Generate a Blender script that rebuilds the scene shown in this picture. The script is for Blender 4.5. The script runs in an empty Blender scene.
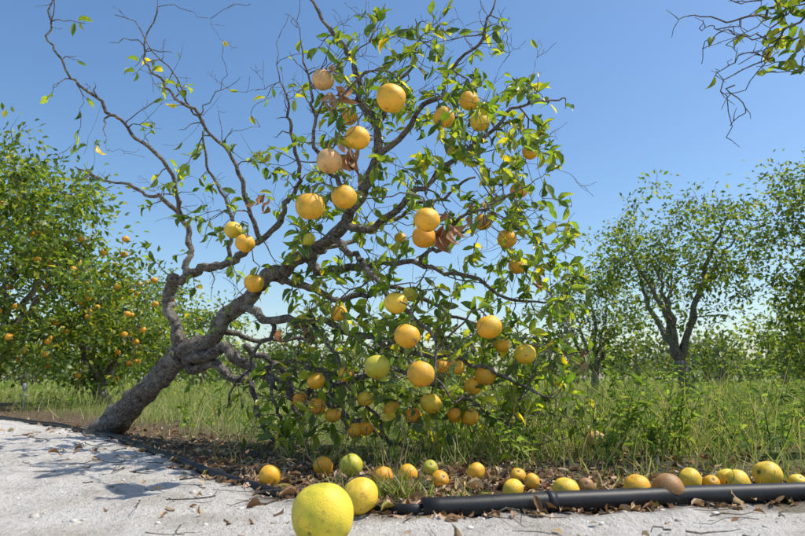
import bpy, math, random
import numpy as np
from mathutils import Vector, noise, Matrix
random.seed(7); rng=np.random.default_rng(11)
scene=bpy.context.scene
F=626.0; PITCH=math.radians(9.97); H=0.335
CP,SP=math.cos(PITCH),math.sin(PITCH)

# ---------------- terrain height and helpers turning image pixels into world positions
def hz(x,y):
    f=1.0/(1.0+max(0,y-8)*0.05)
    h=0.022*noise.noise(Vector((x*.8,y*.8,3)))+0.014*noise.noise(Vector((x*3.7,y*3.7,9)))*f
    if abs(x)<4 and y<6:
        h+=0.014*noise.noise(Vector((x*9,y*9,1)))+0.007*noise.noise(Vector((x*24,y*24,5)))
    return h
def W(u,v,d):
    x=(u-402.5)/F*d; yu=(268-v)/F*d
    return np.array([x, d*CP-yu*SP, H+d*SP+yu*CP])
def G(u,v,lift=0.0):
    a=W(u,v,1.0)-np.array([0,0,H]); t=2.0
    for _ in range(12):
        z=hz(a[0]*t,a[1]*t)+lift
        t=(z-H)/a[2]
        t=min(max(t,.3),60)
    return np.array([a[0]*t,a[1]*t,hz(a[0]*t,a[1]*t)+lift])

# ---------------- materials
def newmat(name):
    m=bpy.data.materials.new(name); m.use_nodes=True
    nt=m.node_tree; nt.nodes.clear()
    out=nt.nodes.new('ShaderNodeOutputMaterial')
    return m,nt,out
def nd(nt,t,**kw):
    n=nt.nodes.new(t)
    for k,v in kw.items():
        if k in n.inputs.keys(): n.inputs[k].default_value=v
        else: setattr(n,k,v)
    return n
def ramp(nt,src,stops):
    r=nt.nodes.new('ShaderNodeValToRGB'); e=r.color_ramp.elements
    while len(e)<len(stops): e.new(.5)
    for i,(p,c) in enumerate(stops):
        e[i].position=p; e[i].color=(*c,1)
    nt.links.new(src,r.inputs[0]); return r
def mixc(nt,fac,a,b,mode='MIX'):
    m=nt.nodes.new('ShaderNodeMix'); m.data_type='RGBA'; m.blend_type=mode
    for s,i in ((fac,0),(a,6),(b,7)):
        if isinstance(s,(int,float)): m.inputs[i].default_value=s
        elif isinstance(s,tuple): m.inputs[i].default_value=(*s,1)
        else: nt.links.new(s,m.inputs[i])
    return m.outputs[2]
def objcoord(nt): return nt.nodes.new('ShaderNodeTexCoord').outputs['Object']
def noisen(nt,co,scale,detail=4,rough=.55):
    n=nd(nt,'ShaderNodeTexNoise',Scale=scale,Detail=detail,Roughness=rough)
    nt.links.new(co,n.inputs['Vector']); return n.outputs['Fac']
def bump(nt,h,strength,dist):
    b=nd(nt,'ShaderNodeBump',Strength=strength,Distance=dist); nt.links.new(h,b.inputs['Height']); return b.outputs[0]

def leaf_mat(name,trans=.42,rough=.38,gain=(2.3,2.3,.9),spec=.5,detail=False):
    m,nt,out=newmat(name)
    at=nd(nt,'ShaderNodeAttribute',attribute_name='Col')
    c=at.outputs['Color']
    if detail:
        n=noisen(nt,objcoord(nt),40,2)
        r=ramp(nt,n,[(.3,(.72,.76,.7)),(.7,(1.25,1.2,1.1))])
        c=mixc(nt,1.0,c,r.outputs[0],'MULTIPLY')
        geo=nt.nodes.new('ShaderNodeNewGeometry')
        under=mixc(nt,.35,c,(.20,.24,.11))
        c2=mixc(nt,geo.outputs['Backfacing'],c,under)
    else: c2=c
    p=nd(nt,'ShaderNodeBsdfPrincipled',Roughness=rough); p.inputs['Specular IOR Level'].default_value=spec
    nt.links.new(c2,p.inputs['Base Color'])
    t=nt.nodes.new('ShaderNodeBsdfTranslucent')
    tc=mixc(nt,1.0,c,gain,'MULTIPLY'); nt.links.new(tc,t.inputs[0])
    mx=nd(nt,'ShaderNodeMixShader'); mx.inputs[0].default_value=trans
    nt.links.new(p.outputs[0],mx.inputs[1]); nt.links.new(t.outputs[0],mx.inputs[2])
    nt.links.new(mx.outputs[0],out.inputs[0]); return m
def bark_mat(name,a=(.08,.06,.045),b=(.36,.31,.25)):
    m,nt,out=newmat(name); co=objcoord(nt)
    n=noisen(nt,co,30,6,.7); n2=noisen(nt,co,120,3)
    r=ramp(nt,n,[(.36,a),(.50,tuple((x+y)/2 for x,y in zip(a,b))),(.66,b)])
    r2=ramp(nt,n2,[(.38,(.5,.5,.5)),(.62,(1.2,1.2,1.2))])
    c=mixc(nt,1.0,r.outputs[0],r2.outputs[0],'MULTIPLY')
    l=ramp(nt,noisen(nt,co,9,5,.65),[(.55,(0,0,0)),(.64,(.6,.6,.6))])
    c=mixc(nt,l.outputs[0],c,(.40,.39,.33))
    p=nd(nt,'ShaderNodeBsdfPrincipled',Roughness=.88)
    nt.links.new(c,p.inputs['Base Color'])
    nt.links.new(bump(nt,n,1.0,.045),p.inputs['Normal'])
    nt.links.new(p.outputs[0],out.inputs[0]); return m
def fruit_mat():
    m,nt,out=newmat('citrus_peel'); co=objcoord(nt)
    at=nd(nt,'ShaderNodeAttribute',attribute_name='Col')
    n=noisen(nt,co,20,5,.65); r=ramp(nt,n,[(.32,(.60,.74,.6)),(.5,(1,1,1)),(.72,(1.08,.98,.8))])
    c=mixc(nt,1.0,at.outputs['Color'],r.outputs[0],'MULTIPLY')
    sp=ramp(nt,noisen(nt,co,60,5,.7),[(.56,(0,0,0)),(.70,(.65,.65,.65))])
    c=mixc(nt,sp.outputs[0],c,(.26,.15,.05))
    p=nd(nt,'ShaderNodeBsdfPrincipled',Roughness=.48)
    nt.links.new(c,p.inputs['Base Color'])
    v=nd(nt,'ShaderNodeTexVoronoi',Scale=380); nt.links.new(co,v.inputs['Vector'])
    nt.links.new(bump(nt,v.outputs['Distance'],.45,.0015),p.inputs['Normal'])
    nt.links.new(p.outputs[0],out.inputs[0]); return m
M_LEAF=leaf_mat('citrus_leaf',.5,.36,(2.7,2.5,.8),.5,True); M_FAR=leaf_mat('citrus_foliage',.42,.42,(2.4,2.2,.8),.4)
M_GRASS=leaf_mat('grass_blade',.4,.6,(1.9,1.8,.9),.25)
M_DRY=leaf_mat('dry_leaf',.12,.8,(1.2,1.1,.9),.15)
M_BARK=bark_mat('citrus_bark'); M_FRUIT=fruit_mat()

# ---------------- mesh helpers
def mkmesh(name,V,Fc,mat,col=None,parent=None,smooth=True):
    me=bpy.data.meshes.new(name)
    me.from_pydata(V.tolist() if isinstance(V,np.ndarray) else V,[],Fc)
    if smooth: me.polygons.foreach_set('use_smooth',[True]*len(me.polygons))
    if col is not None:
        a=me.color_attributes.new('Col','FLOAT_COLOR','POINT')
        c=np.ones((len(me.vertices),4),dtype=np.float32); c[:,:3]=col
        a.data.foreach_set('color',c.ravel())
    me.materials.append(mat); me.update()
    o=bpy.data.objects.new(name,me); scene.collection.objects.link(o)
    if parent: o.parent=parent
    return o
def empty(name,loc=(0,0,0)):
    e=bpy.data.objects.new(name,None); scene.collection.objects.link(e); e.empty_display_size=.2; return e

class Tubes:
    def __init__(s): s.V=[]; s.F=[]; s.n=0
    def add(s,pts,rad,sides=6,knob=0.0):
        pts=np.asarray(pts,float); n=len(pts)
        T=np.gradient(pts,axis=0); T/=np.linalg.norm(T,axis=1)[:,None]+1e-9
        ref=np.array([0.3,1,.2]); 
        u=np.cross(T[0],ref); u/=np.linalg.norm(u)
        ang=np.arange(sides)*2*math.pi/sides
        for i in range(n):
            u=u-T[i]*np.dot(u,T[i]); u/=np.linalg.norm(u)+1e-9
            w=np.cross(T[i],u)
            rr=np.full(sides,rad[i])
            if knob>0:
                for k in range(sides):
                    q=pts[i]*9+np.array([math.cos(ang[k]),math.sin(ang[k]),0])*.9
                    rr[k]*=1+knob*noise.noise(Vector(q))+knob*.7*noise.noise(Vector(pts[i]*24+np.array([math.cos(ang[k]),math.sin(ang[k]),3])*1.6))
            ring=pts[i]+ (np.cos(ang)*rr)[:,None]*u+(np.sin(ang)*rr)[:,None]*w
            s.V.append(ring)
        b=s.n
        for i in range(n-1):
            for k in range(sides):
                k2=(k+1)%sides
                s.F.append((b+i*sides+k,b+i*sides+k2,b+(i+1)*sides+k2,b+(i+1)*sides+k))
        s.F.append(tuple(b+(n-1)*sides+k for k in range(sides)))
        s.F.append(tuple(b+k for k in reversed(range(sides))))
        s.n+=n*sides
    def build(s,name,mat,parent=None): return mkmesh(name,np.concatenate(s.V),s.F,mat,None,parent)
def catmull(P,R,per=5,wob=0.0,seed=0):
    P=np.asarray(P,float); R=np.asarray(R,float)
    A=np.vstack([2*P[0]-P[1],P,2*P[-1]-P[-2]]); out=[];ro=[]
    for i in range(len(P)-1):
        p0,p1,p2,p3=A[i:i+4]
        for k in range(per):
            t=k/per
            out.append(.5*((2*p1)+(-p0+p2)*t+(2*p0-5*p1+4*p2-p3)*t*t+(-p0+3*p1-3*p2+p3)*t**3)); ro.append(R[i]*(1-t)+R[i+1]*t)
    out.append(P[-1]); ro.append(R[-1]); out=np.array(out)
    if wob>0:
        for i in range(1,len(out)):
            q=out[i]*6+seed; q2=out[i]*19+seed
            out[i]+=wob*np.array([noise.noise(Vector(q)),noise.noise(Vector(q+7)),noise.noise(Vector(q+15))])+wob*.45*np.array([noise.noise(Vector(q2)),noise.noise(Vector(q2+7)),noise.noise(Vector(q2+15))])
    return out,np.array(ro)

LEAFT=np.array([[0,0,0],[.22,-.68,.10],[.22,0,0],[.22,.68,.10],[.52,-1,.12],[.52,0,-.02],[.52,1,.12],[.8,-.62,.02],[.8,0,-.07],[.8,.62,.02],[1,0,-.16]])
LEAFF=[(0,2,1),(0,3,2),(1,2,5,4),(2,3,6,5),(4,5,8,7),(5,6,9,8),(7,8,10),(8,9,10)]
DIAT=np.array([[0,0,0],[.5,-1,.12],[.5,1,.12],[1,0,-.05]]); DIAF=[(0,3,1),(0,2,3)]
BLT=np.array([[0,-1,0],[0,1,0],[.5,-.8,.06],[.5,.8,.06],[1,0,-.12]]); BLF=[(0,1,3,2),(2,3,4)]
def nrmz(a): return a/(np.linalg.norm(a,axis=1)[:,None]+1e-9)
def leaves(name,pos,d,n,L,Wd,col,mat,parent=None,T=LEAFT,FF=LEAFF,curl=None):
    pos=np.asarray(pos); d=nrmz(np.asarray(d)); s=nrmz(np.cross(np.asarray(n),d)); n=np.cross(d,s)
    N=len(pos); L=np.broadcast_to(L,(N,)); Wd=np.broadcast_to(Wd,(N,)); curl=np.ones(N) if curl is None else curl
    V=pos[:,None,:]+d[:,None,:]*(T[:,0][None,:,None]*L[:,None,None])+s[:,None,:]*(T[:,1][None,:,None]*Wd[:,None,None])+n[:,None,:]*(T[:,2][None,:,None]*(L*curl)[:,None,None])
    k=len(T); C=np.repeat(np.asarray(col),k,axis=0)
    fs=[]
    for f in FF:
        fs+= (np.arange(N)[:,None]*k+np.array(f)[None,:]).tolist()
    return mkmesh(name,V.reshape(-1,3),fs,mat,C,parent)
def pal(N,cols,w,jit=.18):
    cols=np.array(cols); idx=rng.choice(len(cols),N,p=np.array(w)/sum(w))
    c=cols[idx]*(1+rng.uniform(-jit,jit,(N,1)))*(1+rng.uniform(-.08,.08,(N,3))); return np.clip(c,.002,.95)
LEAFCOL=[(.06,.105,.022),(.11,.17,.03),(.18,.235,.04),(.28,.30,.05),(.50,.40,.03)]

# ---------------- fruit
def fruit_arrays(c,r,axis,col,seed,S=26,Rr=18,gk=.4):
    th=np.linspace(0,math.pi,Rr+1); V=[];C=[]
    green=np.array([.24,.30,.03])
    ax=Vector(axis).normalized(); q=ax.to_track_quat('Z','Y').to_matrix()
    q=np.array(q)
    for i,t in enumerate(th):
        cnt=1 if i in(0,Rr) else S
        for k in range(cnt):
            ph=2*math.pi*k/S
            dv=np.array([math.sin(t)*math.cos(ph),math.sin(t)*math.sin(ph),math.cos(t)])
            rr=r*(1-.10*math.exp(-(t/.28)**2)-.03*math.exp(-((math.pi-t)/.2)**2))
            rr*=1+.06*noise.noise(Vector(dv*1.3+seed))
            p=dv*rr; p[2]*=.92
            V.append(q@p+c)
            g=max(0,min(1,(noise.noise(Vector(dv*1.1+seed*3))+.05)*1.3))*gk+.2*math.exp(-(t/.5)**2)
            cc=np.array(col)*(1-g*.6)+green*g*.6
            if t<.17: cc=np.array([.07,.085,.03])
            if math.pi-t<.1: cc=np.array([.14,.09,.04])
            C.append(cc)
    Fc=[]
    for k in range(S): Fc.append((0,1+k,1+(k+1)%S))
    for i in range(Rr-2):
        a=1+i*S; b=a+S
        for k in range(S): Fc.append((a+k,b+k,b+(k+1)%S,a+(k+1)%S))
    a=1+(Rr-2)*S; l=a+S
    for k in range(S): Fc.append((a+k,l,a+(k+1)%S))
    return np.array(V),np.array(C),Fc
def join_fruits(name,lst,parent,S=26,Rr=18):
    if not lst: return None
    VV=[];CC=[];FF=[];n=0
    for i,(c,r,ax,col) in enumerate(lst):
        V,C,Fc=fruit_arrays(c,r,ax,col,i*1.7+.3,S,Rr)
        VV.append(V);CC.append(C);FF+=[tuple(x+n for x in f) for f in Fc];n+=len(V)
    return mkmesh(name,np.concatenate(VV),FF,M_FRUIT,np.concatenate(CC),parent)
OR=(.92,.47,.032); YE=(.92,.60,.05); YG=(.58,.52,.05); TN=(.76,.43,.17); BR=(.38,.19,.07); DO=(.90,.39,.02)

# ---------------- MAIN leaning tree
tree=empty('orange_tree')
SK=[
 [(92,450,3.8,.125),(108,430,3.8,.092),(132,405,3.72,.078),(157,381,3.66,.070),(182,357,3.6,.070)],
 [(182,357,3.6,.062),(212,332,3.5,.050),(240,305,3.4,.046),(272,278,3.25,.041),(300,257,3.1,.036),(332,235,3.0,.032),(355,205,2.95,.027),(374,165,2.9,.022),(372,120,2.9,.017),(352,78,2.85,.013),(338,42,2.85,.010),(322,15,2.8,.007),(310,-15,2.8,.004)],
 [(172,366,3.62,.05),(178,328,3.65,.036),(166,297,3.7,.033),(166,281,3.7,.032),(192,270,3.65,.028),(226,262,3.55,.022),(262,240,3.4,.018),(288,212,3.3,.014),(300,170,3.2,.011),(288,120,3.15,.007),(274,80,3.1,.004)],
 [(188,271,3.65,.022),(190,240,3.7,.018),(178,212,3.75,.015),(148,192,3.8,.011),(112,180,3.85,.008),(74,166,3.9,.004)],
 [(182,218,3.74,.015),(170,175,3.6,.012),(135,130,3.5,.010),(100,106,3.45,.009),(74,78,3.4,.007),(46,36,3.4,.006),(60,-6,3.35,.004)],
 [(262,240,3.4,.014),(242,185,3.3,.012),(212,135,3.25,.009),(180,98,3.2,.008),(152,76,3.2,.006),(146,40,3.2,.005),(158,8,3.2,.003)],
 [(226,262,3.55,.013),(232,215,3.6,.011),(206,172,3.6,.008),(200,125,3.55,.006),(172,70,3.5,.005),(120,15,3.5,.002)],
 [(300,257,3.1,.024),(330,268,2.98,.019),(370,262,2.9,.016),(420,266,2.8,.012),(470,276,2.75,.009),(520,298,2.7,.006),(565,305,2.7,.003)],
 [(332,235,3.0,.022),(370,225,2.9,.018),(410,200,2.85,.015),(446,165,2.85,.012),(484,138,2.8,.009),(532,110,2.8,.006),(572,97,2.8,.003)],
 [(374,165,2.9,.018),(400,130,2.85,.014),(432,96,2.8,.011),(462,66,2.8,.008),(488,36,2.8,.006),(494,-5,2.8,.003)],
 [(372,120,2.9,.012),(398,90,2.95,.009),(418,58,3.0,.006),(412,18,3.0,.003)],
 [(186,362,3.58,.042),(226,352,3.4,.031),(258,368,3.25,.027),(290,395,3.1,.023),(330,405,3.0,.018),(372,430,2.85,.012),(420,452,2.65,.006)],
 [(190,368,3.55,.028),(220,370,3.45,.024),(245,386,3.35,.020),(262,420,3.2,.014),(286,448,3.05,.007)],
 [(240,305,3.4,.026),(272,320,3.2,.022),(310,322,3.05,.018),(352,330,2.85,.015),(402,346,2.7,.012),(460,362,2.6,.009),(520,386,2.55,.006),(560,402,2.5,.003)],
 [(272,278,3.25,.022),(310,290,3.15,.018),(350,300,3.1,.015),(400,292,3.05,.012),(450,315,3.0,.009),(500,330,2.95,.007),(560,346,2.9,.004),(592,352,2.85,.002)],
 [(290,395,3.1,.017),(340,381,2.95,.014),(390,372,2.85,.011),(440,390,2.75,.008),(490,412,2.7,.006),(532,440,2.65,.003)],
 [(332,235,3.0,.017),(358,262,2.75,.014),(398,300,2.5,.010),(430,342,2.38,.007),(452,400,2.3,.004)],
 [(300,257,3.1,.019),(350,240,3.35,.015),(420,205,3.55,.011),(476,180,3.6,.006)],
 [(245,345,3.35,.019),(280,370,3.3,.016),(300,410,3.2,.013),(305,450,3.05,.008)],
 [(355,205,2.95,.015),(330,170,2.75,.011),(318,130,2.6,.008),(312,90,2.6,.006),(300,50,2.6,.003)],
 [(420,266,2.8,.011),(450,230,2.6,.009),(490,205,2.5,.006),(530,180,2.45,.003)],
 [(212,332,3.5,.019),(250,335,3.6,.015),(300,340,3.75,.011),(380,350,3.8,.007),(440,380,3.7,.003)],
 [(226,352,3.4,.016),(250,362,3.2,.012),(268,385,3.05,.010),(282,425,2.95,.007),(300,462,2.85,.003)],
 [(258,368,3.25,.014),(300,366,3.05,.011),(330,380,2.9,.009),(345,420,2.8,.006),(350,465,2.7,.003)],
 [(310,322,3.05,.012),(332,345,2.9,.010),(350,385,2.8,.008),(380,425,2.7,.006),(400,470,2.6,.003)],
 [(272,320,3.2,.012),(262,345,3.1,.009),(240,380,3.1,.007),(232,410,3.1,.004)],
]
tb=Tubes(); NP=[];NR=[];ND=[]
for si,b in enumerate(SK):
    P=[W(u,v,d) for u,v,d,r in b]; R=[q[3]*.95 for q in b]
    p,r=catmull(P,R,8,.05,si*3.1)
    if si==0: p,r=catmull(P,R,12,.012,0)
    tb.add(p,r,18 if r[0]>.04 else 8,.36)
    t=np.gradient(p,axis=0)
    st=0 if si else 36
    for i in range(st,len(p)): NP.append(p[i]);NR.append(r[i]);ND.append(t[i]/np.linalg.norm(t[i]))
leafP=[];leafD=[];leafC=[]
def putleaves(p,g,L,leafy):
    n=len(p)
    m=int(L/.022*leafy)+ (2 if rng.random()<leafy else 0); m=min(m,14)
    for _ in range(m):
        s=1-abs(rng.normal(0,.35)); s=min(max(s,.1),1)
        k=s*(n-1); k0=min(int(k),n-2); q=p[k0]*(1-(k-k0))+p[k0+1]*(k-k0)
        leafP.append(q+rng.normal(0,.004,3)); leafD.append(g[k0]*.7+rng.normal(0,.6,3)+np.array([0,0,-.12]))
def grow(t,droop=.0,enddir=None,leafy=1.0,r_end=.0013,rmin=.0):
    A=np.array(NP); dist=np.linalg.norm(A-t,axis=1)
    cost=dist+ np.where(np.array(NR)>.05,.5,0)+np.where(np.array(NR)<.0022,.12,0)
    i=int(np.argmin(cost)); a=A[i]; L=dist[i]
    if L<.02: return
    d0=ND[i]*.6+(t-a)/L*.8+np.array([0,0,.25])*rng.uniform(0,1)
    d1=(t-a)/L+np.array([0,0,-droop]) if enddir is None else np.asarray(enddir)
    n=max(4,min(9,int(L/.05)+3)); T=np.linspace(0,1,n)[:,None]
    p=(2*T**3-3*T**2+1)*a+(T**3-2*T**2+T)*d0*L+(-2*T**3+3*T**2)*t+(T**3-T**2)*d1*L*.9
    p[1:-1]+=rng.normal(0,.06*L*.5,(n-2,3))
    r0=min(NR[i]*.75,.0022+.012*L); r0=max(r0,.0017)
    r=np.linspace(r0,max(r_end,min(rmin,r0)),n)
    tb.add(p,r,5 if r0<.008 else 7)
    g=np.gradient(p,axis=0); g/=np.linalg.norm(g,axis=1)[:,None]
    for k in range(1,n): NP.append(p[k]);NR.append(r[k]);ND.append(g[k])
    if leafy>0: putleaves(p,g,L,leafy)
def sprout(i,L,leafy,up=.15,depth=0):
    p=[np.array(NP[i])]; d=ND[i]*.5+rng.normal(0,.65,3)+np.array([0,0,up]); d/=np.linalg.norm(d)
    n=6; r0=min(NR[i]*.7,.0016+.007*L)
    for k in range(n):
        d=d+rng.normal(0,.22,3)+np.array([0,0,up*.2]); d/=np.linalg.norm(d); p.append(p[-1]+d*L/n)
    p=np.array(p)
    if p[:,2].min()<.03: return
    tb.add(p,np.linspace(r0,.0009,n+1),4); g=np.gradient(p,axis=0); g/=np.linalg.norm(g,axis=1)[:,None]
    i0=len(NP)
    for k in range(1,n+1): NP.append(p[k]);NR.append(r0*(1-k/n)+.001);ND.append(g[k])
    if leafy>0: putleaves(p,g,L,leafy)
    if depth<2:
        for _ in range(rng.integers(0,3)): sprout(i0+int(rng.integers(0,n-1)),L*rng.uniform(.35,.65),leafy,up,depth+1)
# fruits on the tree
FR=[(391,98,15,OR),(469,101,10,OR),(444,117,11,OR),(480,122,10,YE),(530,152,8,OR),(519,190,9,OR),(329,161,13,TN),(357,138,13,OR),(323,80,11,TN),(349,117,9,OR),(344,197,13,OR),(310,206,15,OR),(427,220,13,OR),(424,237,12,DO),(483,222,9,OR),(507,239,10,OR),(517,266,9,OR),(233,230,9,YE),(245,243,10,OR),(254,283,10,OR),(396,303,12,YE),(339,313,9,OR),(407,336,13,OR),(489,327,13,OR),(525,354,11,YE),(377,367,13,YG),(421,374,14,OR),(431,403,11,YE),(485,375,11,OR),(473,386,9,OR),(470,417,9,OR),(457,367,8,OR),(316,381,9,OR),(317,406,9,DO),(333,415,8,OR),(413,415,8,DO),(372,228,7,YG),(400,238,6,OR),(307,239,8,YG),(365,399,8,YE),(346,374,8,OR),(596,440,10,TN),(442,366,8,OR),(366,428,8,DO),(452,150,7,YG),(410,294,8,YG),(355,430,8,OR),(502,345,8,OR),(455,415,8,DO),(392,410,9,OR),(300,400,8,DO)]
fl=[]
for u,v,rp,c in FR:
    r=.047 if rp>8 else .037
    r*=rng.uniform(.95,1.0)
    d=min(max(r*F/rp,2.1),3.3)
    if v>290 and u>300: d=min(d,2.62)
    r=rp*d/F
    ctr=W(u,v,d); ax=np.array([rng.normal(0,.25),rng.normal(0,.25)-.1,1])
    ax/=np.linalg.norm(ax)
    top=ctr+ax*r*.84
    grow(top,enddir=-ax*1.2,leafy=.3,r_end=.003,rmin=.003)
    cc=np.array(c)*rng.uniform(.88,1.04)
    fl.append((ctr,r,ax,cc))
def region(cu,cv,ru,rv,d0,dr,N,leafy,droop=.2):
    out=[]
    while len(out)<N:
        a,b=rng.uniform(-1,1,2); e=a*a+b*b
        if e>1: continue
        u=cu+a*ru; v=cv+b*rv; d=d0+dr*rng.uniform(-1,1)*math.sqrt(1-e*.8)
        p=W(u,v,d)
        if p[2]<.05: continue
        out.append((p,leafy,droop))
    return out
T=[]
T+=region(430,250,150,190,2.95,.6,300,.72)
T+=region(415,390,160,78,2.85,.55,210,.50,.4)
T+=region(410,65,125,62,2.85,.4,60,.6,-.1)
T+=region(250,190,80,95,3.35,.3,30,.45,-.1)
T+=region(115,95,70,95,3.45,.2,18,.32,-.3)
T+=region(170,215,50,50,3.6,.2,9,.45,-.1)
T+=region(538,290,48,125,2.75,.3,60,.6,.3)
T+=region(520,150,62,70,2.8,.3,40,.7,0)
T+=region(350,300,70,60,3.0,.4,60,.45,.3)
T+=region(290,400,70,55,3.15,.3,120,.08,.8)
T+=region(400,425,155,52,2.75,.5,150,.08,.8)
T+=region(560,380,45,50,2.7,.2,30,.2,.8)
T+=region(230,330,50,60,3.4,.3,22,.04,.2)
T+=region(230,90,160,95,3.3,.3,34,.05,-.2)
T+=region(430,40,120,60,2.85,.3,30,.06,-.3)
A=np.array(NP)
T.sort(key=lambda q:np.min(np.linalg.norm(A-q[0],axis=1))+rng.uniform(0,.08))
for p,lf,dr in T: grow(p,dr,leafy=lf*rng.uniform(.3,1.6))
n0=len(NP)
for _ in range(520):
    i=int(rng.integers(0,n0))
    if NR[i]>.03: continue
    q=NP[i]; left=q[0]<-.75; top=q[2]>1.5
    sprout(i,rng.uniform(.10,.32),.10 if (left or top) else .10,.25 if top else .05)
tb.build('trunk_and_branches',M_BARK,tree)
# thin the leaves on the camera side of each fruit so it shows
leafP=np.array(leafP); leafD=np.array(leafD); keep=np.ones(len(leafP),bool)
mid=leafP+nrmz(leafD)*.03
for c,r,ax,cc in fl:
    o=np.array([-c[0]*.38,-1,-(c[2]-.3)*.38]); o/=np.linalg.norm(o)
    rel=mid-c; t=np.clip(rel@o,0,.7); dist=np.linalg.norm(rel-t[:,None]*o,axis=1)
    keep&=~((dist<r*.85)&(rng.random(len(leafP))<.7))
leafP=leafP[keep]; leafD=leafD[keep]
N=len(leafP); Ls=rng.uniform(.040,.082,N)
hv=1.2-np.clip((leafP[:,2:3]-.3)/1.4,0,1)*.12  # lower leaves brightened in colour, standing in for fill light
leaves('leaves',leafP,leafD,rng.normal(0,.75,(N,3))+np.array([0,0,1]),Ls,Ls*rng.uniform(.17,.26,N),pal(N,LEAFCOL,[3.6,4,3.2,2.0,.3])*hv,M_LEAF,tree,curl=rng.uniform(.3,2.4,N))
join_fruits('fruit',fl,tree)
dp=[];dd=[]
for u,v,d,n,s in [(347,150,2.55,16,.04),(446,228,2.45,12,.035),(262,200,3.3,7,.03),(590,352,2.85,5,.03),(330,92,2.6,9,.035),(543,272,2.7,5,.03),(298,330,3.0,6,.05),(475,215,2.7,6,.04)]:
    for _ in range(n): dp.append(W(u,v,d)+rng.normal(0,s,3)*np.array([.7,.7,1])); dd.append(rng.normal(0,.5,3)+np.array([0,0,-.9]))
n=len(dp); leaves('withered_leaves',dp,dd,rng.normal(0,1,(n,3)),rng.uniform(.05,.08,n),rng.uniform(.010,.018,n),pal(n,[(.38,.21,.10),(.46,.29,.16),(.24,.13,.07)],[2,2,1]),M_DRY,tree,curl=rng.uniform(1,4,n))

# ---------------- ground
PIPE=[(-9,11),(-5.2,7.3)]+[tuple(G(u,v)[:2]) for u,v in [(0,419),(60,427),(120,441),(180,462),(232,484),(300,498),(372,508),(430,513),(545,512),(640,508),(730,503),(805,498)]]+[(1.75,1.95),(2.8,2.1),(6,2.3)]
px=np.array([p[0] for p in PIPE]); py=np.array([p[1] for p in PIPE])
def ypipe(x): return float(np.interp(x,px,py))
def graded(lo,hi,step,far,g):
    c=list(np.arange(lo,hi,step)); s=step;x=c[-1]
    while x<far: s*=g; x+=s; c.append(x)
    return c
ys=[-60,-30,-15,-8,-4,-2,-1,-.4]+graded(0,4.5,.022,900,1.10)
xp=graded(0,2.4,.022,700,1.11); xs=[-x for x in reversed(xp[1:])]+xp
V=[];C=[]
for y in ys:
    for x in xs:
        V.append((x,y,hz(x,y)))
        yp=ypipe(x)+.12*noise.noise(Vector((x*2.5,y*2.5,0)))+.07*noise.noise(Vector((x*9,y*9,0)))
        s=(yp-y)/.16+.3; s=min(max(s,0),1)
        l=1-max(0,(y-yp-.8)/1.0); l=min(max(l,0),1)
        if x>.9: l*=max(.35,1-(x-.9)*.8)
        C.append((s,l,0))
nx=len(xs); Fc=[(j*nx+i,j*nx+i+1,(j+1)*nx+i+1,(j+1)*nx+i) for j in range(len(ys)-1) for i in range(nx-1)]
m,nt,out=newmat('sandy_soil_and_grass'); co=objcoord(nt)
at=nd(nt,'ShaderNodeAttribute',attribute_name='Col'); sep=nt.nodes.new('ShaderNodeSeparateColor'); nt.links.new(at.outputs['Color'],sep.inputs[0])
n1=noisen(nt,co,5,6,.6); n2=noisen(nt,co,45,6,.7); n3=noisen(nt,co,260,2)
sand=ramp(nt,n1,[(.3,(.56,.50,.43)),(.5,(.76,.71,.64)),(.7,(.84,.80,.74))]).outputs[0]
sand=mixc(nt,1.0,sand,ramp(nt,n2,[(.26,(.40,.35,.30)),(.42,(.93,.92,.91)),(.7,(1.05,1.05,1.05))]).outputs[0],'MULTIPLY')
lit=ramp(nt,noisen(nt,co,38,6,.7),[(.3,(.06,.04,.025)),(.5,(.16,.11,.07)),(.62,(.28,.21,.14)),(.75,(.50,.44,.37))]).outputs[0]
gr=ramp(nt,noisen(nt,co,1.2,8,.7),[(.3,(.10,.13,.03)),(.5,(.18,.23,.055)),(.7,(.29,.29,.11))]).outputs[0]
c=mixc(nt,sep.outputs[1],gr,lit); c=mixc(nt,sep.outputs[0],c,sand)
p=nd(nt,'ShaderNodeBsdfPrincipled',Roughness=.95); p.inputs['Specular IOR Level'].default_value=.1
nt.links.new(c,p.inputs['Base Color'])
ad=nd(nt,'ShaderNodeMath',operation='ADD'); nt.links.new(n2,ad.inputs[0]); 
mu=nd(nt,'ShaderNodeMath',operation='MULTIPLY'); mu.inputs[1].default_value=.2; nt.links.new(n3,mu.inputs[0]); nt.links.new(mu.outputs[0],ad.inputs[1])
nt.links.new(bump(nt,ad.outputs[0],1.0,.03),p.inputs['Normal']); nt.links.new(p.outputs[0],out.inputs[0])
mkmesh('ground',V,Fc,m,np.array(C))

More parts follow.
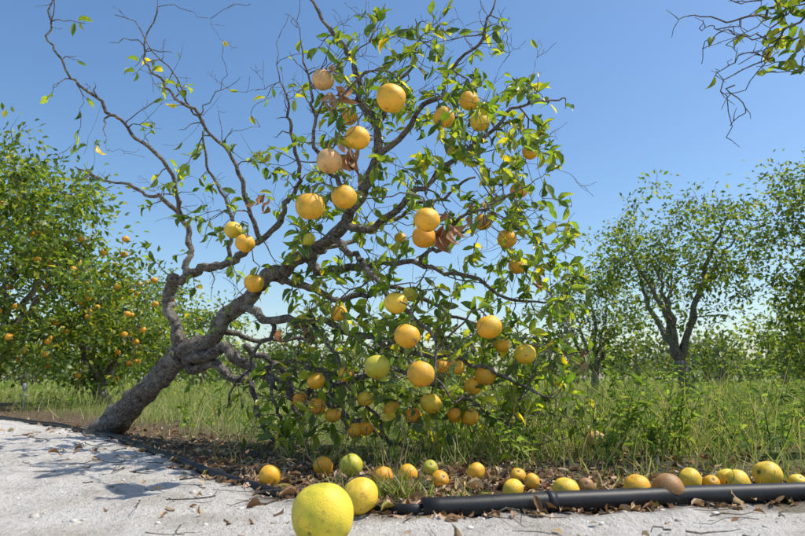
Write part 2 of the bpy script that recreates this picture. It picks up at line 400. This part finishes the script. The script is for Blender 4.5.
# ---------------- irrigation pipe
m,nt,out=newmat('black_polyethylene'); co=objcoord(nt)
c=ramp(nt,noisen(nt,co,14,6,.7),[(.4,(.010,.010,.011)),(.66,(.02,.02,.02)),(.76,(.16,.14,.12))]).outputs[0]
p=nd(nt,'ShaderNodeBsdfPrincipled',Roughness=.5); p.inputs['Specular IOR Level'].default_value=.35; nt.links.new(c,p.inputs['Base Color'])
nt.links.new(bump(nt,noisen(nt,co,30,4),.15,.005),p.inputs['Normal']); nt.links.new(p.outputs[0],out.inputs[0]); M_PIPE=m
pt=Tubes()
def pipe_run(a,b,r,bury):
    P=[];x=a
    for x in np.linspace(a,b,max(6,int(abs(b-a)/.12))):
        P.append([x,ypipe(x)+.012*noise.noise(Vector((x*3,1,2))),0])
    P=np.array(P)
    for k in range(3): P[1:-1,1]=(P[:-2,1]+P[1:-1,1]*2+P[2:,1])/4
    for q in P:
        q[2]=hz(q[0],q[1])+r*(1-bury(q[0]))
    for k in range(2): P[1:-1,2]=(P[:-2,2]+P[1:-1,2]*2+P[2:,2])/4
    pp,rr=catmull(P,[r]*len(P),3); pt.add(pp,rr,18); return pp
pa=pipe_run(-9,.05,.016,lambda x:.45+ (1.1*math.exp(-((x+.2)/.22)**2)))
pb=pipe_run(.05,6,.026,lambda x:.15+.5*math.exp(-((x-.05)/.12)**2))
def sleeve(x,r,w):
    i=int(np.argmin(abs(pb[:,0]-x))); a=pb[i]; t=pb[min(i+1,len(pb)-1)]-pb[max(i-1,0)]; t/=np.linalg.norm(t)
    pt.add([a-t*w,a-t*w*.97,a+t*w*.97,a+t*w],[r*.93,r,r,r*.93],20)
sleeve(G(545,512)[0],.028,.012)
pt.build('irrigation_pipe',M_PIPE)

# ---------------- fallen fruit
FG=[(323,515,32,(.86,.66,.05)),(360,490,19,YE),(270,476,11,OR),(323,465,10,DO),(351,466,12,YG),(382,476,11,DO),(408,474,10,OR),(440,478,9,DO),(513,491,11,YE),(518,476,8,OR),(532,484,8,OR),(566,492,14,YE),(637,487,13,OR),(668,486,15,BR),(690,480,12,YE),(712,487,8,OR),(727,479,11,YE),(737,483,13,YE),(768,480,14,YE),(476,470,9,OR),(430,468,8,YG),(798,483,9,YE),(586,486,8,BR),(371,500,8,BR)]
for i,(u,v,rp,c) in enumerate(FG):
    r=.045
    for _ in range(6):
        q=G(u,v,r*.9); dd_=q[1]*CP+(q[2]-H)*SP; r=rp*dd_/F
    V,C,Fc=fruit_arrays(np.zeros(3),r,rng.normal(0,1,3)+np.array([0,.4,.5]),np.array(c)*rng.uniform(.9,1.04),i*2.3+50,40,28,1.0 if i==0 else .5)
    o=mkmesh('orange',V,Fc,M_FRUIT,C); o.location=q

# ---------------- litter
def litter(N):
    P=[]
    while len(P)<N:
        if rng.random()<.95:
            x=rng.normal(.25,.85); y=ypipe(x)+abs(rng.normal(0,.55))-.06
        else:
            x=rng.uniform(-2.6,1.3); y=ypipe(x)-abs(rng.normal(0,.4))
        if y<.8: continue
        P.append((x,y,hz(x,y)+.006))
    return np.array(P)
P=litter(3000); n=len(P); L=rng.uniform(.015,.052,n)
leaves('fallen_leaves',P,rng.normal(0,1,(n,3))*np.array([1,1,.25]),rng.normal(0,.35,(n,3))+np.array([0,0,1]),L,L*rng.uniform(.12,.28,n),pal(n,[(.24,.14,.07),(.38,.25,.14),(.5,.38,.25),(.11,.065,.04),(.3,.24,.06)],[3,3,2.5,1.2,.4]),M_DRY,curl=rng.uniform(-2.5,3.5,n))
tw=Tubes()
for _ in range(260):
    if rng.random()<.75: x=rng.normal(.0,.9); y=ypipe(x)+abs(rng.normal(0,.5))-.05
    else: x=rng.uniform(-2.4,1); y=max(1.0,ypipe(x)-abs(rng.normal(0,.5)))
    a=rng.uniform(0,6.28); L=rng.uniform(.03,.2); z=hz(x,y)+.005
    pts=[np.array([x+math.cos(a)*L*t+rng.normal(0,.006),y+math.sin(a)*L*t+rng.normal(0,.006),z+.012*rng.random()]) for t in np.linspace(0,1,5)]
    r0=rng.uniform(.0010,.003); tw.add(pts,np.linspace(r0,r0*.5,5),5)
tw.build('fallen_twigs',M_BARK)
VV=[];FF=[];n=0
import bmesh
bm=bmesh.new(); bmesh.ops.create_icosphere(bm,subdivisions=2,radius=1); bv=np.array([v.co[:] for v in bm.verts]); bf=[tuple(v.index for v in f.verts) for f in bm.faces]; bm.free()
for i in range(800):
    x=rng.uniform(-2.8,1.6); yp=ypipe(x)+.05; y=rng.uniform(.9,yp) if yp>1 else yp
    s=abs(rng.normal(0,.0035))+.0015
    q=bv*np.array([1,rng.uniform(.7,1),.6])*s*(1+.5*np.array([noise.noise(Vector(b*1.8+i)) for b in bv]))[:,None]
    VV.append(q+np.array([x,y,hz(x,y)+s*.1])); FF+=[tuple(k+n for k in f) for f in bf]; n+=len(bv)
m,nt,out=newmat('sand_clod'); c=ramp(nt,noisen(nt,objcoord(nt),12,3),[(.4,(.46,.41,.35)),(.6,(.74,.69,.62))]).outputs[0]
p=nd(nt,'ShaderNodeBsdfPrincipled',Roughness=.95); nt.links.new(c,p.inputs['Base Color']); nt.links.new(p.outputs[0],out.inputs[0])
mkmesh('sand_clods',np.concatenate(VV),FF,m)

# ---------------- grass
def grassdens(x,y):
    yp=ypipe(x); d=y-yp
    if d<.05: return 0
    base=min(1,(d/1.5)**1.6)
    if x>.45: base=max(base,min(1,.15+d*.9)*min(1,(x-.3)*2))
    k=.5+1.5*noise.noise(Vector((x*1.3,y*1.3,4)))
    return base*min(1,max(.08,k+.2))
P=[];L=[]
while len(P)<31000:
    y=1.5+11*rng.random()**1.7; x=rng.uniform(-.72,.72)*(y+1.0)
    if rng.random()>grassdens(x,y): continue
    d=y-ypipe(x)
    hgt=rng.gamma(2.4,.045)*(1.0+1.0*noise.noise(Vector((x*1.2,y*1.2,8))))*min(1,.35+d*.8)
    if x>.4: hgt*=1.45
    if x<.3 and y>3.3: hgt*=1.3
    P.append((x,y,hz(x,y)-.005)); L.append(min(hgt,.46))
for cx,cy,nn,hh in [(*G(398,502)[:2],170,.10),(*G(330,497)[:2],40,.07),(*G(460,496)[:2],40,.07)]:
    for _ in range(nn):
        x=cx+rng.normal(0,.035);y=cy+rng.normal(0,.02); P.append((x,y,hz(x,y))); L.append(hh*rng.uniform(.4,1.1))
P=np.array(P);L=np.array(L);n=len(P)
GC=[(.09,.14,.03),(.17,.235,.05),(.26,.32,.08),(.52,.46,.25),(.36,.32,.15)]
D=rng.normal(0,.45,(n,3)); D[:,2]=1
leaves('grass',P,D,rng.normal(0,1,(n,3))*np.array([1,1,.2]),L,rng.uniform(.0012,.0032,n),pal(n,GC,[2,4,3,3.2,2]),M_GRASS,T=BLT,FF=BLF,curl=rng.uniform(.5,3,n))
P=[]
while len(P)<15000:
    y=11+42*rng.random()**1.5; x=rng.uniform(-.8,.8)*y; P.append((x,y,hz(x,y)))
P=np.array(P);n=len(P);D=rng.normal(0,.4,(n,3));D[:,2]=1
leaves('field_grass',P,D,rng.normal(0,1,(n,3))*np.array([1,1,.2]),rng.gamma(4,.026,n),.004+P[:,1]*.0009,pal(n,[(.22,.29,.055),(.31,.37,.09),(.44,.42,.17)],[3,3,2]),M_GRASS,T=BLT,FF=BLF,curl=rng.uniform(.5,3,n))  # sunlit strip of far field painted in through lighter blade colours

# ---------------- weeds
ws=Tubes(); wp=[];wd=[];wl=[]
def weed(x,y,h,lean):
    z=hz(x,y); n=7
    pts=[np.array([x,y,z])]
    d=np.array([lean[0],lean[1],1.]); d/=np.linalg.norm(d)
    for i in range(n):
        d=d+rng.normal(0,.10,3)+np.array([0,0,-.02]); d/=np.linalg.norm(d); pts.append(pts[-1]+d*h/n)
    ws.add(pts,np.linspace(.003,.001,n+1),5)
    pts=np.array(pts)
    for k in range(int(h/.017)):
        s=rng.uniform(.15,1)*n; i=min(int(s),n-1); q=pts[i]*(1-(s-i))+pts[i+1]*(s-i)
        a=k*2.4; wp.append(q); wd.append(np.array([math.cos(a),math.sin(a),rng.uniform(-.2,.8)])); wl.append(rng.uniform(.025,.07)*(1.15-.5*s/n))
for (u0,u1,v0,v1,cnt,h0,h1) in [(600,700,440,465,26,.12,.42),(700,830,430,462,28,.12,.36),(500,620,440,470,20,.10,.30),(740,830,415,440,18,.3,.55),(620,720,415,440,18,.25,.5),(450,560,420,450,14,.12,.3),(180,300,415,440,18,.12,.36),(0,90,398,412,14,.12,.3),(650,690,448,462,9,.35,.52)]:
    for _ in range(cnt):
        g=G(rng.uniform(u0,u1),rng.uniform(v0,v1)); 
        if g[1]<ypipe(g[0])+.22: continue
        weed(g[0],g[1],rng.uniform(h0,h1),rng.normal(0,.25,2))
wt=empty('weed_patch')
o=ws.build('stems',M_GRASS,wt)
a=o.data.color_attributes.new('Col','FLOAT_COLOR','POINT'); a.data.foreach_set('color',np.tile([.15,.2,.06,1],len(o.data.vertices)).astype(np.float32))
n=len(wp); wl=np.array(wl)
leaves('weed_leaves',wp,wd,rng.normal(0,.35,(n,3))+np.array([0,0,1]),wl,wl*rng.uniform(.11,.22,n),pal(n,[(.11,.18,.035),(.19,.28,.05),(.28,.36,.08)],[3,4,2]),M_GRASS,wt,curl=rng.uniform(.4,2.5,n))

# ---------------- other trees
def crown_tree(name,x,y,h,rx,ry,zc,rz,nclump,nleaf,lsize,seed,fruits=0,trunk=.09,cols=None,spread=.22,limb_r=.05,tonef=1.0):
    R=np.random.default_rng(seed); e=empty(name); z0=hz(x,y)
    tbx=Tubes(); base=np.array([x,y,z0-.05]); fork=np.array([x+R.normal(0,.1),y,z0+h*.16])
    p,r=catmull([base,(base+fork)/2+R.normal(0,.03,3),fork],[trunk*1.25,trunk,trunk*.9],5); tbx.add(p,r,10,.25)
    cl=[]
    while len(cl)<nclump:
        v=R.uniform(-1,1,3); l=np.linalg.norm(v)
        if l>1 or l<.35: continue
        k=1+.45*noise.noise(Vector(v/l*2.0+seed))
        c=np.array([x,y,z0+zc])+v*np.array([rx,ry,rz])*k
        if c[2]<.15: continue
        cl.append(c)
    cl=np.array(cl); nl=6
    NPt=[];NRt=[]
    for i in range(nl):
        a=i*6.28/nl+R.uniform(-.4,.4)
        tip=np.array([x+math.cos(a)*rx*.6,y+math.sin(a)*ry*.6,z0+zc+rz*R.uniform(-.1,.6)])
        mid=(fork+tip)/2+R.normal(0,.12,3)+np.array([0,0,.1])
        p,r=catmull([fork,mid,tip],[limb_r,limb_r*.6,limb_r*.2],7,.08,seed+i); tbx.add(p,r,7,.2)
        for q,rr in zip(p[2:],r[2:]): NPt.append(q);NRt.append(rr)
    order=np.argsort(np.linalg.norm(cl-fork,axis=1))
    for i in order:
        A=np.array(NPt); dd=np.linalg.norm(A-cl[i],axis=1); j=int(np.argmin(dd)); L=dd[j]
        mid=(A[j]+cl[i])/2+R.normal(0,.12*L,3)+np.array([0,0,.08*L])
        r0=min(NRt[j]*.8,.004+.015*L)
        p,r=catmull([A[j],mid,cl[i]],[r0,r0*.7,.003],4); tbx.add(p,r,5)
        for q,rr in zip(p[2:],r[2:]): NPt.append(q);NRt.append(rr)
        for _ in range(2):
            dv=R.normal(0,1,3)+np.array([0,0,.4]); dv/=np.linalg.norm(dv)
            tbx.add([cl[i],cl[i]+dv*spread*.9+R.normal(0,.02,3),cl[i]+dv*spread*1.8+R.normal(0,.04,3)],[.004,.003,.0015],4)
    tbx.build('trunk_and_branches',M_BARK,e)
    ci=R.integers(0,nclump,nleaf); sz=R.uniform(.4,1.3,nclump)
    off=R.normal(0,1,(nleaf,3)); off*=(spread*sz[ci])[:,None]*np.array([1,1,.75])
    P=cl[ci]+off; ok=P[:,2]>.05; P=P[ok]; off=off[ok]; ci=ci[ok]; n=len(P)
    D=off*1.2/spread+R.normal(0,.8,(n,3))+np.array([0,0,-.3])
    L=R.uniform(.6,1.25,n)*lsize
    tone=R.uniform(.7,1.3,nclump)[ci][:,None]*tonef
    c=pal(n,cols or LEAFCOL,[3,4,3,1.2,.05] )*tone
    leaves('leaves',P,D,R.normal(0,.7,(n,3))+np.array([0,0,1]),L,L*.25,c,M_FAR,e,T=DIAT,FF=DIAF,curl=R.uniform(.3,2,n))
    if fruits:
        fs=[]
        for _ in range(fruits):
            c=cl[R.integers(nclump)]+R.normal(0,spread*.8,3)
            if c[2]<.2 or c[2]>2.2: continue
            if R.random()<.7: c[1]-=.15
            fs.append((c,R.uniform(.035,.042),np.array([0,0,1.]),np.array(DO)*.9))
        join_fruits('fruit',fs,e,14,10)
    return e
crown_tree('orange_tree',-4.85,7.3,3.2,1.75,1.5,1.72,1.55,170,16500,.09,3,fruits=170,spread=.2,tonef=1.1)
crown_tree('orange_tree',-3.85,8.3,2.0,.8,.8,1.05,.9,45,3600,.088,5,fruits=45,spread=.18)
crown_tree('orange_tree',5.0,11.0,3.9,1.65,1.5,2.35,1.35,95,6800,.09,8,spread=.19,trunk=.12,limb_r=.07,tonef=.9)
crown_tree('orange_tree',6.55,8.6,3.9,1.4,1.4,2.15,1.65,100,8500,.09,13,spread=.2,trunk=.10,tonef=.9)
crown_tree('orange_tree',4.3,14.5,2.9,1.3,1.0,1.7,1.2,60,4000,.11,17,spread=.2,tonef=.85)
crown_tree('orange_tree',-5.2,13.5,2.6,1.6,1.4,1.35,1.15,80,5500,.11,21,spread=.22,fruits=20)
crown_tree('orange_tree',8.9,13.0,2.8,1.6,1.4,1.35,1.15,80,4500,.11,29,spread=.22)
# overhanging neighbour just outside on the right
e=empty('orange_tree'); nb=Tubes()
p,r=catmull([(3.35,3.3,-.05),(3.3,3.25,.5),(3.15,3.1,1.1)],[.12,.09,.08],6); nb.add(p,r,10,.25)
p,r=catmull([(3.15,3.1,1.1),(2.95,2.95,1.7),W(905,-30,2.75),W(850,-28,2.7)],[.06,.045,.03,.016],6,.03); nb.add(p,r,8,.2)
p,r=catmull([(3.15,3.1,1.1),(3.6,3.4,1.7),(3.9,3.8,2.5)],[.055,.035,.012],6,.03); nb.add(p,r,8,.2)
lp=[];ld=[]
BR2=[([(850,-28),(815,-8),(780,8),(740,18),(705,22),(680,20)],.009),([(815,-8),(790,30),(760,55),(735,85),(730,130)],.006),([(850,-28),(835,20),(800,40),(770,52),(745,62)],.007),([(790,5),(765,35),(715,38),(702,62)],.004),([(830,0),(812,50),(800,78),(765,72)],.005),([(780,8),(750,-2),(715,5)],.004),([(760,55),(728,68),(712,66)],.003),([(735,85),(742,110),(733,132)],.003),([(770,52),(755,75),(725,100)],.003),([(740,18),(715,30),(690,24)],.003),([(765,35),(740,30),(722,48)],.003),([(800,40),(780,62),(752,60)],.003),([(815,-8),(790,18),(762,20),(735,40)],.004)]
for b,r0 in BR2:
    q=[W(u,v,2.7+.04*math.sin(u*.1)) for u,v in b]; p,r=catmull(q,np.linspace(r0,.0016,len(q)),5,.06,r0*900); nb.add(p,r,6)
    g=np.gradient(p,axis=0)
    for k in range(2,len(p)):
        if rng.random()<.35:
            dv=rng.normal(0,1,3); dv/=np.linalg.norm(dv); nb.add([p[k],p[k]+dv*.03,p[k]+dv*.07+rng.normal(0,.01,3)],[.002,.0015,.001],4)
        for _ in range(2):
            if rng.random()<(.30 if p[k][0]>1.58 else .015): lp.append(p[k]); ld.append(g[k]/np.linalg.norm(g[k])+rng.normal(0,.7,3))
for u,v,s,nn in [(797,10,.08,30),(797,42,.06,16),(850,10,.12,50),(900,-40,.2,80)]:
    for _ in range(nn): lp.append(W(u,v,2.7)+rng.normal(0,s,3)*np.array([1,1,.6])); ld.append(rng.normal(0,1,3)+np.array([0,0,-.2]))
for _ in range(260): lp.append(np.array([3.9,3.8,2.5])+rng.normal(0,.28,3)); ld.append(rng.normal(0,1,3))
nb.build('trunk_and_branches',M_BARK,e); n=len(lp); L=rng.uniform(.045,.08,n)
leaves('leaves',lp,ld,rng.normal(0,.7,(n,3))+np.array([0,0,1]),L,L*.25,pal(n,LEAFCOL,[3,3,3,2.5,.8]),M_LEAF,e,curl=rng.uniform(.3,2,n))

# distant orchard mass
R=np.random.default_rng(77); P=[];TT=[];LL=[];tk=Tubes()
for row,yy in enumerate([22,29,38,52,75]):
    x=-yy*.9
    while x<yy*.9:
        x+=R.uniform(2.4,3.8)*(1 if row<3 else 1.2)
        if R.random()<.12: continue
        y=yy+R.normal(0,.8); h=R.uniform(1.9,2.9)
        tone=R.uniform(.8,1.2); cc=R.normal(0,1,(26,3)); cc/=np.linalg.norm(cc,axis=1)[:,None]; cc*=R.uniform(.4,1,(26,1))
        cc=cc*np.array([1.5,1.3,h*.45])+np.array([x,y,h*.5])
        m_=620 if row<3 else 340
        k=R.integers(0,26,m_); q=cc[k]+R.normal(0,.26,(m_,3)); ok=q[:,2]>.03; P.append(q[ok]); TT.append((tone*R.uniform(.7,1.3,26)[k])[ok]); LL.append(np.full(ok.sum(),1.0 if row<3 else 1.7))
        tk.add([(x,y,-.05),(x+.05,y,h*.25),(x-.1,y,h*.6)],[.12,.09,.05],7)
P=np.concatenate(P);TT=np.concatenate(TT);LL=np.concatenate(LL);n=len(P)
e=empty('distant_orchard_trees')
L=R.uniform(.13,.26,n)*LL
leaves('foliage',P,R.normal(0,1,(n,3)),R.normal(0,.8,(n,3))+np.array([0,0,1]),L,L*.38,pal(n,[(.08,.11,.045),(.115,.155,.055),(.15,.19,.07)],[3,4,2])*TT[:,None],M_FAR,e,T=DIAT,FF=DIAF)
tk.build('trunks',M_BARK,e)

# sprinkler stake
m,nt,out=newmat('galvanised_stake'); c=ramp(nt,noisen(nt,objcoord(nt),20,3),[(.4,(.2,.2,.2)),(.6,(.34,.34,.33))]).outputs[0]
p=nd(nt,'ShaderNodeBsdfPrincipled',Roughness=.6); nt.links.new(c,p.inputs['Base Color']); nt.links.new(p.outputs[0],out.inputs[0])
st=Tubes(); g=G(22,412)
st.add([g+np.array([0,0,-.05]),g+np.array([.01,0,.26])],[.006,.005],8)
g2=g+np.array([0,0,.2]); st.add([g2,g2+np.array([0,0,.02]),g2+np.array([0,0,.07]),g2+np.array([0,0,.08])],[.010,.020,.020,.010],10)
st.add([g2+np.array([-.05,0,-.04]),g2+np.array([.05,0,-.04])],[.005,.005],6)
st.build('sprinkler_stake',m)

# ---------------- camera, light, sky
cam=bpy.data.cameras.new('camera'); co_=bpy.data.objects.new('camera',cam); scene.collection.objects.link(co_)
cam.lens=28*F/626.1; cam.sensor_width=36; cam.clip_start=.05; cam.clip_end=3000
co_.location=(0,0,H); co_.rotation_euler=(math.pi/2+PITCH,0,0)
cam.dof.use_dof=True; cam.dof.focus_distance=2.8; cam.dof.aperture_fstop=6.3
scene.camera=co_
S=Vector((.50,.02,.86)).normalized(); el=math.asin(S.z)
sun=bpy.data.lights.new('sun','SUN'); sun.energy=5; sun.angle=math.radians(.53); sun.color=(1,.95,.86)
so=bpy.data.objects.new('sun',sun); scene.collection.objects.link(so); so.rotation_euler=S.to_track_quat('Z','Y').to_euler(); so.location=(5,0,8)
w=bpy.data.worlds.new('World'); scene.world=w; w.use_nodes=True; nt=w.node_tree; bg=nt.nodes['Background']
sk=nt.nodes.new('ShaderNodeTexSky'); sk.sky_type='NISHITA'; sk.sun_disc=False; sk.sun_elevation=el; sk.sun_rotation=math.atan2(S.x,S.y)
sk.air_density=1.1; sk.dust_density=1.0; sk.ozone_density=2.6
hs=nt.nodes.new('ShaderNodeHueSaturation'); hs.inputs['Saturation'].default_value=1.16; hs.inputs['Value'].default_value=1.12
nt.links.new(sk.outputs[0],hs.inputs['Color']); nt.links.new(hs.outputs[0],bg.inputs[0]); bg.inputs[1].default_value=.15
scene.view_settings.view_transform='Standard'; scene.view_settings.look='None'; scene.view_settings.exposure=0
